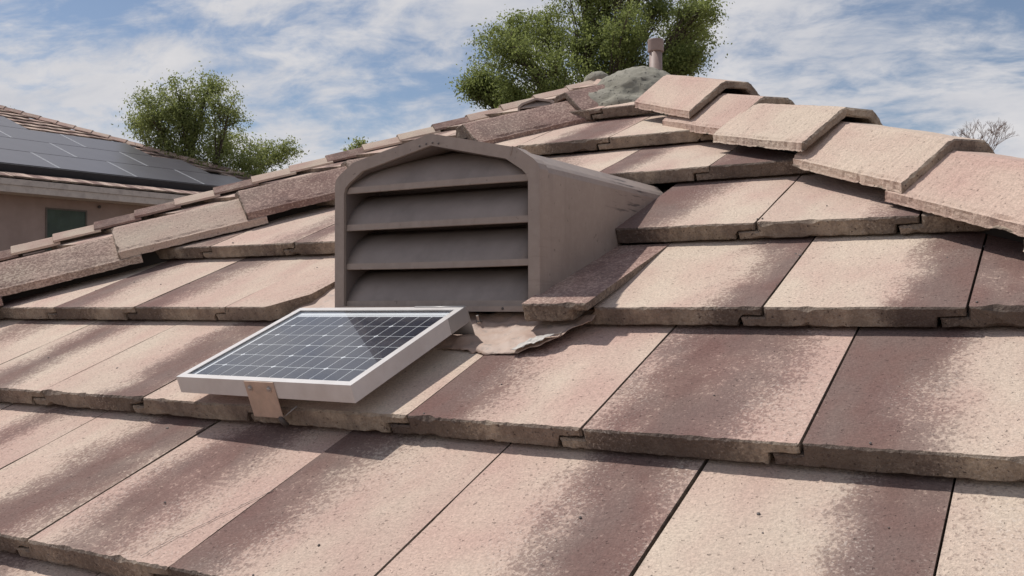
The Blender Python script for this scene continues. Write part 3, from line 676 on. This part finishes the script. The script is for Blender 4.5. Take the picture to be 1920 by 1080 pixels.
# ------------------------------------------------------------------ far wing of the same house
FWM = ROOF @ T(0, 0, -1.305)
wing = empty('roof', FWM, house)
fL = lambda v: -6.76 + (v - 4.45) / 1.077     # u of left hip
vap = 4.45 + (5.62 / 5.25) * 4.05; uap = fL(vap)
me_tile_far = {}
for r in range(13):
    v0 = 4.45 + .15 + r * .345 - .30
    for q in range(3):
        u0 = fL(v0) + .02 + q * TW + (r % 3) * .1 - .1
        if u0 > uap + (vap - v0) / 1.077 - .35: continue
        bm = tile_bm(r * 3.3 + q + 200, dens=.05, L=.38, slope=.108, nst=2, chip=.8)
        no = Vector((-1.077, 1, 0)).normalized(); co = Vector((fL(v0) - u0 + .07, 0, 0))
        clip(bm, co, no)
        if len(bm.verts) < 8: bm.free(); continue
        o = link('roof_tile', bm, [M_TOP, M_SIDE], wing); o.location = (u0, v0, .0); o.color = (random.random(), .3, random.uniform(.2, .7), random.uniform(.5, .9))
# the rest of that slope: plain courses joined into one mesh (out of sight from the photograph)
fb = bmesh.new()
for r in range(-7, 12):
    v0 = 4.45 + .15 + r * .345 - .30
    ul = fL(v0) + .02 + 3 * TW + (r % 3) * .1 - .1 if r >= 0 else fL(v0) + .25
    ur = uap + (vap - v0) / 1.077 - .5
    u0 = ul
    while u0 + TW < ur:
        t = [fb.verts.new(p) for p in ((u0, v0, 0), (u0 + TW - .004, v0, 0), (u0 + TW - .004, v0 + .37, -.040), (u0, v0 + .37, -.040))]
        q = [fb.verts.new(v.co - Vector((0, 0, .034))) for v in t]
        fb.faces.new(t)
        for i in range(4): fb.faces.new((t[i], q[i], q[(i + 1) % 4], t[(i + 1) % 4])).material_index = 1
        u0 += TW
bmesh.ops.recalc_face_normals(fb, faces=fb.faces)
fo = link('far_slope_tiles', fb, [M_TOP, M_SIDE], wing); fo['kind'] = 'stuff'; fo.color = (.5, 30.0, .5, .45)
azF = rad(45) - .0129; riF = RISE - .0195
dF = Vector((math.cos(azF), math.sin(azF), 0)); B0 = Vector((-6.7603, 4.5311, .8708))
fcol = [(1.4, .3, .3, .2), (1.3, .3, .4, .2), (1.3, .3, .2, .2), (.4, .9, .6, .75), (.3, .9, .7, .8)]
WI = FWM.inverted()
for i in range(-2, 16):
    s = .35 * i; P = B0 + dF * s + Vector((0, 0, s * riF))
    o = link('hip_tile', cap_bm(i * 5.5 + 300, .115, .068, .04, .42 if i < 15 else .32, dens=.05, chip=1.0), [M_TOP, M_SIDE], wing)
    o.matrix_basis = WI @ T(*P) @ Matrix.Rotation(azF - math.pi / 2 + random.uniform(-.03, .03), 4, 'Z') @ Matrix.Rotation(math.atan(riF) - .06, 4, 'X') @ Matrix.Rotation(random.uniform(-.06, .06), 4, 'Y')
    o.color = fcol[[2, 3, 0, 1, 3, 3, 1, 3, 0, 1, 4, 0, 2, 4, 0, 2, 0, 2][i + 2]]
PA = B0 + dF * 5.62 + Vector((0, 0, 5.62 * riF))
azG = rad(135)
for i in range(7):
    s = -.35 * (i + 1) + .02; P = PA + Vector((math.cos(azG), math.sin(azG), RISE)) * s + Vector((0, 0, 0))
    o = link('hip_tile', cap_bm(i * 4.4 + 400, .115, .068, .04, .42, dens=.05), [M_TOP, M_SIDE], wing)
    o.matrix_basis = WI @ T(*P) @ Matrix.Rotation(azG - math.pi / 2, 4, 'Z') @ Matrix.Rotation(math.atan(RISE) - .05, 4, 'X'); o.color = (1.3, .3, .5, .3)
mo2 = blob('mortar', [((PA.x - .02, PA.y + .02, PA.z - .03), (.15, .11, .10), thv), ((PA.x - .10, PA.y - .06, PA.z - .09), (.06, .05, .07), 0)], M_MORTAR, wing, .02, .012, 8.0)
mo2.matrix_basis = WI
# deck of the far wing (front slope + left slope)
zf = lambda x, y: y * tanp - 1.305 / ca - .05
pA = Vector((PA.x, PA.y, zf(0, PA.y)))
yl = 1.0; kx = 1.0
pL = Vector((PA.x - (PA.y - yl), yl, zf(0, yl))); pR = Vector((PA.x + (PA.y - yl), yl, zf(0, yl)))
quad_sheet('deck', [pL, pR, pA], M_DECK, house)
quad_sheet('deck', [pL, pA, (pA.x, 16, pA.z), (pL.x, 16, pL.z)], M_DECK, house)
quad_sheet('deck', [pR, (pR.x, 16, pR.z), (pA.x, 16, pA.z), pA], M_DECK, house)
box('wall', (pL.x + .5, yl + .5, -3.3), (0.0, 15.5, pL.z - .05), M_STUCCO, house)
# second, small looking vent on the far wing
def copy_tree(o, parent=None):
    c = o.copy(); COL.objects.link(c)
    if parent is not None: c.parent = parent
    for ch in list(o.children): copy_tree(ch, c)
    return c
v2 = copy_tree(vent)
FV = Vector((-2.80, 6.83, 0.0))
FAR_DU, FAR_DV = -3.14, 6.207
v2.location = Vector((VX, VY, VZ)) + ROOF.to_3x3() @ Vector((FAR_DU, FAR_DV, -1.29))
v2.scale = (.78, .78, .78)
v2['label'] = 'distant brown dormer vent peeking over the left hip near the apex'

# ------------------------------------------------------------------ neighbour house
HO = Vector((-15.844, 11.4096, 3.0267)); haz, hpt = 1.444048, 0.352662
HM = T(*HO) @ Matrix.Rotation(haz, 4, 'Z')                      # x along the eave, y inwards, z up
HS = HM @ Matrix.Rotation(hpt, 4, 'X')                          # slope frame
nh = empty('neighbour_house', HM); tag(nh, 'brown stucco neighbour house at left with a low tiled hip roof under dark solar panels', 'house')
SL = Matrix.Rotation(hpt, 4, 'X')
hip_s = lambda e: 4.93 - 1.18 * (e - 3.61)
hip_e = lambda s: 3.61 + (4.93 - s) / 1.18
se = -.62     # eave s
ch_, sh_ = math.cos(hpt), math.sin(hpt)
def slp(e, s, w=0): return SL @ Vector((e, s, w))
rt = hip_e(se)
top_s = 9.2
quad_sheet('deck', [slp(-9, se, -.17), slp(rt, se, -.17), slp(hip_e(top_s), top_s, -.17), slp(-9, top_s, -.17)], M_DECK, nh)
yb = 2 * slp(0, top_s).y
er = slp(rt, se, -.17); tp = slp(hip_e(top_s), top_s, -.17)
quad_sheet('deck', [er, (er.x, yb - er.y, er.z), (tp.x, yb - tp.y, tp.z), tp], M_DECK, nh)
quad_sheet('deck', [(tp.x, yb - tp.y, tp.z), (er.x, yb - er.y, er.z), (-9, yb - er.y, er.z), (-9, tp.y, tp.z)], M_DECK, nh)
M_STIER = M_TOP
ft_me = {}
for k in range(4):
    bm = tile_bm(500 + k, W=.38, L=.45, dens=.06, slope=.09, nst=1, chip=.8); me = bpy.data.meshes.new('roof_tile'); bm.to_mesh(me); bm.free(); me.materials.append(M_TOP); me.materials.append(M_SIDE); ft_me[k] = me
for r in range(-1, 24):
    s0 = se + .0 + (r + 1) * .40
    emax = hip_e(s0 + .2)
    if r == -1: es = np.arange(-4.0, emax - .1, .38)
    elif s0 < 2.6: es = np.arange(emax - 1.0, emax - .2, .38)
    else: es = np.arange(emax - 3.1 if s0 > 3.4 else emax - 1.5, emax - .2, .38)
    if s0 > 8.2: continue
    for e_ in es:
        o = link('roof_tile', ft_me[random.randrange(4)], None, nh); o.matrix_basis = SL @ T(e_ + (r % 2) * .17, s0, -.10 + random.uniform(-.004, .004))
        o.color = (random.random(), .4, random.uniform(.3, .8), random.uniform(.6, 1.0))
capme = cap_bm(650, .15, .08, .05, .50, dens=.08); cm = bpy.data.meshes.new('hip_tile'); capme.to_mesh(cm); capme.free(); cm.materials.append(M_TOP); cm.materials.append(M_SIDE)
hd = (slp(hip_e(5), 5, 0) - slp(hip_e(0), 0, 0)); hl = hd.length; hd.normalize()
haz2 = math.atan2(hd.y, hd.x); hrise = hd.z / math.hypot(hd.x, hd.y)
p0 = slp(hip_e(se), se, -.03)
for i in range(24):
    P = p0 + hd * (.445 * i)
    if P.y > slp(0, top_s).y: break
    o = link('hip_tile', cm, None, nh); o.matrix_basis = T(*P) @ Matrix.Rotation(haz2 - math.pi / 2, 4, 'Z') @ Matrix.Rotation(math.atan(hrise) - .045, 4, 'X')
    o.color = (random.random(), .8, random.uniform(.4, .9), random.choice([.3, .5, .8]))
# eave: skirt, fascia boards, wall, window
ee = slp(0, se, -.17)
box('fascia', (-9, ee.y - .03, ee.z - .10), (rt, ee.y, ee.z + .012), M_WOOD, nh)
box('fascia', (-9, ee.y - .012, ee.z - .235), (rt, ee.y + .02, ee.z - .103), M_WOOD, nh)
box('soffit', (-9, ee.y + .021, ee.z - .23), (rt - .03, ee.y + .62, ee.z - .21), M_WOOD, nh)
wy = ee.y + .52
box('wall', (-9, wy, -3.3 - HO.z), (rt - .55, yb - wy, ee.z - .232), M_STUCCO, nh)
WIN = (-1.31, 0.05, -1.28, -0.62)  # x0,x1,z0,z1 placeholder (replaced below)
def hray(px, py, yl_):
    """point of the wall plane seen at that direction, in house coordinates"""
    d = cx * ((px - 960) / 1847.4) + cy * ((540 - py) / 1847.4) - cz
    inv = HM.inverted(); o_ = inv @ mw.translation; dd = inv.to_3x3() @ d; t = (yl_ - o_.y) / dd.y; return o_ + dd * t
wa = hray(88, 392, wy); wb = hray(160, 394, wy); wc = hray(88, 450, wy)
win = empty('window', T((wa.x + wb.x) / 2, wy, (wa.z + wc.z) / 2), nh)
ww, wh = (wb.x - wa.x) / 2, (wa.z - wc.z) / 2 + .25
win.location.z -= .25
box('pane', (-ww, -.004, -wh), (ww, .01, wh), M_DGLASS, win)
bm = bmesh.new(); t_ = .03
for lo, hi in [((-ww - t_, -.02, wh), (ww + t_, .0, wh + t_)), ((-ww - t_, -.02, -wh - t_), (ww + t_, 0, -wh)), ((-ww - t_, -.02, -wh), (-ww, 0, wh)), ((ww, -.02, -wh), (ww + t_, 0, wh))]: bm_box(bm, lo, hi)
link('window_frame', bm, simple('brown_window_frame', (0.13, .11, .09), .6), win)
fx = hray(185, 388, wy); bm = bmesh.new(); bmesh.ops.create_uvsphere(bm, u_segments=10, v_segments=6, radius=.035, matrix=T(fx.x, wy - .03, fx.z)); link('wall_fitting', bm, M_SCREW, nh)
# modules on the neighbour's roof: every one a thing
PW, PHH = 1.67, 1.28
def module(e1, row, label, end=False):
    o = empty('rooftop_solar_module', HS @ T(e1 - PW, row * PHH, 0)); tag(o, label, 'solar panel', 'solar modules on the neighbour roof')
    box('module_face', (.006, .0, -.035), (PW - .006, PHH - .030, 0.0), M_PVFACE, o)
    if not end: box('rail', (PW - .026, .012, .0005), (PW - .007, PHH - .042, .004), M_PVRAIL, o)
    box('rail', (.007, .012, .0005), (.019, PHH - .042, .004), M_PVRAIL, o)
rows = {0: [5.01, 3.34, 1.67, 0.0, -1.67, -3.34], 1: [4.347, 2.677, 1.007, -.663, -2.33], 2: [3.547, 1.877, .207, -1.463], 3: [1.15, -.52]}
posw = {0: 'lowest', 1: 'second', 2: 'third', 3: 'topmost'}; ordw = ['rightmost', 'second from the right', 'third from the right', 'fourth from the right', 'fifth from the right', 'sixth from the right']
for r, L_ in rows.items():
    for k, e1 in enumerate(L_): module(e1, r, 'dark rooftop solar module, %s in the %s row on the neighbour roof' % (ordw[k], posw[r]), k == 0)
bm = bmesh.new(); bm_box(bm, (-5, -.075, -.155), (5.01, -.055, -.005)); sk = link('panel_skirt', bm, M_SKIRT); sk.matrix_world = HS
tag(sk, 'long black skirt along the lower edge of the neighbour solar array', 'skirt')

# ------------------------------------------------------------------ ground
box('ground', (-900, -900, -3.5), (900, 900, -3.3), M_DIRT)['kind'] = 'structure'

# ------------------------------------------------------------------ trees
def cam_pt(px, py, depth):
    return mw.translation + (cx * ((px - 960) / 1847.4) + cy * ((540 - py) / 1847.4) - cz) * depth
def leaf_mesh(name, C_, size, aspect, mat, parent):
    n = len(C_); ax = rng.normal(size=(n, 3)); ax[:, 2] -= .5; ax /= np.linalg.norm(ax, axis=1)[:, None]
    bx = rng.normal(size=(n, 3)); bx -= (bx * ax).sum(1)[:, None] * ax; bx /= np.linalg.norm(bx, axis=1)[:, None]
    s = size * rng.uniform(.55, 1.3, n)[:, None]
    V = np.stack([C_ - ax * s * .5, C_ + bx * s * aspect * .5 - ax * s * .05, C_ + ax * s * .5, C_ - bx * s * aspect * .5 - ax * s * .05], 1).reshape(-1, 3)
    me = bpy.data.meshes.new(name); me.vertices.add(4 * n); me.vertices.foreach_set('co', V.ravel().astype(np.float32))
    me.loops.add(4 * n); me.loops.foreach_set('vertex_index', np.arange(4 * n, dtype=np.int32)); me.polygons.add(n); me.polygons.foreach_set('loop_start', np.arange(n, dtype=np.int32) * 4)
    me.update(calc_edges=True); return link(name, me, mat, parent)
def tree(label, name, base_px, depth, blobs, leaf, nclus, perc, mat, cr=.22, seed=1, trunk_r=.14, spread=.35, aspect=.5):
    rr = random.Random(seed); nr = np.random.default_rng(seed)
    bp = cam_pt(*base_px, depth); base = Vector((bp.x, bp.y, -3.3)); root = empty(name, T(*base)); tag(root, label, 'tree')
    sc_ = depth / 1847.4
    cs = [(cam_pt(x, y, depth + rr.uniform(-spread, spread) * 2) - base, r * sc_) for x, y, r in blobs]
    low = min(c.z for c, r in cs); fork = Vector((0, 0, max(1.2, low - 1.6)))
    bm = bmesh.new()
    def limb(a, b, r0, r1, bow, n=6):
        mid = (a + b) / 2 + Vector((rr.uniform(-bow, bow), rr.uniform(-bow, bow), rr.uniform(0, bow)))
        pts = [(a * (1 - t) ** 2 + mid * 2 * t * (1 - t) + b * t * t) for t in [i / (n - 1) for i in range(n)]]
        bm_tube(bm, pts, [r0 + (r1 - r0) * i / (n - 1) for i in range(n)], 7 if r0 > .03 else 4, cap=False); return pts
    tr = limb(Vector((0, 0, 0)), fork, trunk_r * 1.25, trunk_r * .8, .2)
    pts_all = []
    for c, r in cs:
        st = fork + Vector((0, 0, rr.uniform(-.3, .3)))
        main = limb(st, c, trunk_r * .38, .022, .5, 8)
        k = max(5, int(nclus * (r / sum(q for _, q in cs))))
        for _ in range(k):
            v = Vector((rr.gauss(0, 1), rr.gauss(0, 1), rr.gauss(0, 1))).normalized() * r * (rr.random() ** .42); v.z *= .85
            e = c + v; a = main[rr.choice((4, 5, 6, 7))]
            if rr.random() < .55:
                seg = limb(a, e, .014, .004, r * .18, 5)
            else: seg = [a.lerp(e, .6), e]
            pts_all.append(e)
            if rr.random() < .5: pts_all.append(a.lerp(e, rr.uniform(.5, .85)))
    link('trunk', bm, M_BARK, root)
    Cn = np.array([tuple(p) for p in pts_all]); w = nr.uniform(.4, 1.6, len(Cn)); idx = nr.choice(len(Cn), size=int(len(Cn) * perc), p=w / w.sum())
    off = nr.normal(size=(len(idx), 3)) * cr * nr.uniform(.3, 1.2, (len(idx), 1)); off[:, 2] *= .75
    C_ = Cn[idx] + off
    leaf_mesh('crown', C_, leaf, aspect, mat, root)
    return root
tree('green leafy tree behind the neighbour house, left of the dormer vent', 'shade_tree', (375, 300), 26,
     [(288, 205, 46), (335, 180, 42), (392, 165, 34), (430, 205, 40), (300, 245, 44), (365, 235, 62), (425, 262, 50), (487, 292, 42), (535, 283, 26), (470, 318, 44), (262, 232, 22), (390, 305, 60), (320, 290, 44), (345, 210, 40)],
     .070, 520, 48, M_LEAF, cr=.16, seed=4)
tree('large green tree rising behind the roof apex and the pipe', 'shade_tree', (1110, 250), 16,
     [(905, 150, 38), (885, 165, 26), (960, 185, 34), (1010, 185, 40), (950, 95, 62), (935, 165, 38), (1020, 60, 62), (1040, 140, 72), (1110, 90, 80), (1135, 20, 62), (1180, 60, 56), (1175, 130, 62), (1100, -40, 80), (1200, -50, 70), (1290, 55, 62), (1315, 20, 46), (1265, 115, 48), (1300, 110, 30), (1230, 20, 30), (970, 60, 34)],
     .048, 1000, 66, M_LEAF2, cr=.11, seed=9, trunk_r=.16, spread=.4)
tree('tip of a small green tree showing just over the hip, left of the vent peak', 'shade_tree', (672, 300), 24, [(672, 274, 14), (690, 282, 12), (660, 285, 12)], .08, 26, 22, M_LEAF, cr=.12, seed=5, trunk_r=.06)
tree('faint treetop sprig above the neighbour roof at the left edge', 'shade_tree', (22, 300), 34, [(22, 212, 9)], .08, 14, 10, M_LEAF, cr=.1, seed=6, trunk_r=.06)
# bare tree
bt = cam_pt(1840, 290, 22); bare = empty('bare_tree', T(bt.x, bt.y, -3.3)); tag(bare, 'bare twiggy treetop beyond the hip tiles at the right', 'tree')
bm = bmesh.new(); rr = random.Random(3)
def grow(p, d, L, r, n):
    q = p + d * L; bm_tube(bm, [p, p.lerp(q, .5) + Vector((rr.uniform(-.04, .04),) * 3) * L, q], [r * .7, r * .6, r * .5], 4, cap=False)
    if n == 0:
        return
    for _ in range(rr.choice((2, 3, 3))):
        nd = (d + Vector((rr.uniform(-.75, .75), rr.uniform(-.75, .75), rr.uniform(-.25, .5)))).normalized(); grow(q, nd, L * rr.uniform(.55, .8), r * .66, n - 1)
zt = cam_pt(1840, 235, 22).z + 3.3
bm_tube(bm, [(0, 0, 0), (0, 0, zt - 1.15)], [.09, .05], 7)
for d in ((-.25, -.1, 1), (.3, .15, 1), (0, .2, 1.1), (.05, -.3, 1)): grow(Vector((0, 0, zt - 1.2)), Vector(d).normalized(), .48, .026, 5)
link('trunk', bm, M_TWIG, bare)
# hairline crack running up one near tile
bm = bmesh.new(); ck = [(0.5442, 0.0107), (0.557, 0.0593), (0.5796, 0.1119), (0.5949, 0.1525), (0.615, 0.2019)]
prev = None
npt = 60
for i in range(npt + 1):
    t = i / npt * (len(ck) - 1); k = min(int(t), len(ck) - 2); f = t - k
    u = ck[k][0] + (ck[k + 1][0] - ck[k][0]) * f + .0022 * NZ(i * .35, 3.3) + .0012 * NZ(i * 1.3, 8.3); v = ck[k][1] + (ck[k + 1][1] - ck[k][1]) * f
    w = -.106 * v + .0008; hw = .0007 + .0003 * NZ(i * .9, 1.7); cur = (bm.verts.new((u - hw, v, w)), bm.verts.new((u + hw, v, w)))
    if prev: bm.faces.new((prev[0], prev[1], cur[1], cur[0]))
    prev = cur
bmesh.ops.solidify(bm, geom=list(bm.faces), thickness=.0004)
link('crack', bm, M_SCREW, roof)
# loose grit on the tiles
bm = bmesh.new(); rr = random.Random(5)
for _ in range(70):
    n = rr.randrange(0, 4); u = rr.uniform(-.8, 1.9); v = rr.uniform(VS[n + 3] + .01, VS[n + 4] - .03)
    if .15 < u < .95 and v > .6: continue
    wv = -(v - VS[n + 3]) * .108; r = rr.uniform(.0010, .0024)
    bmesh.ops.create_icosphere(bm, subdivisions=1, radius=r, matrix=ROOF @ T(u, v, wv + r * .5) @ Matrix.Diagonal((rr.uniform(.8, 1.8), rr.uniform(.8, 1.5), .7, 1)))
gr = link('grit', bm, M_SCREW); tag(gr, 'dark crumbs of grit scattered on the roof tiles', 'grit', kind='stuff')
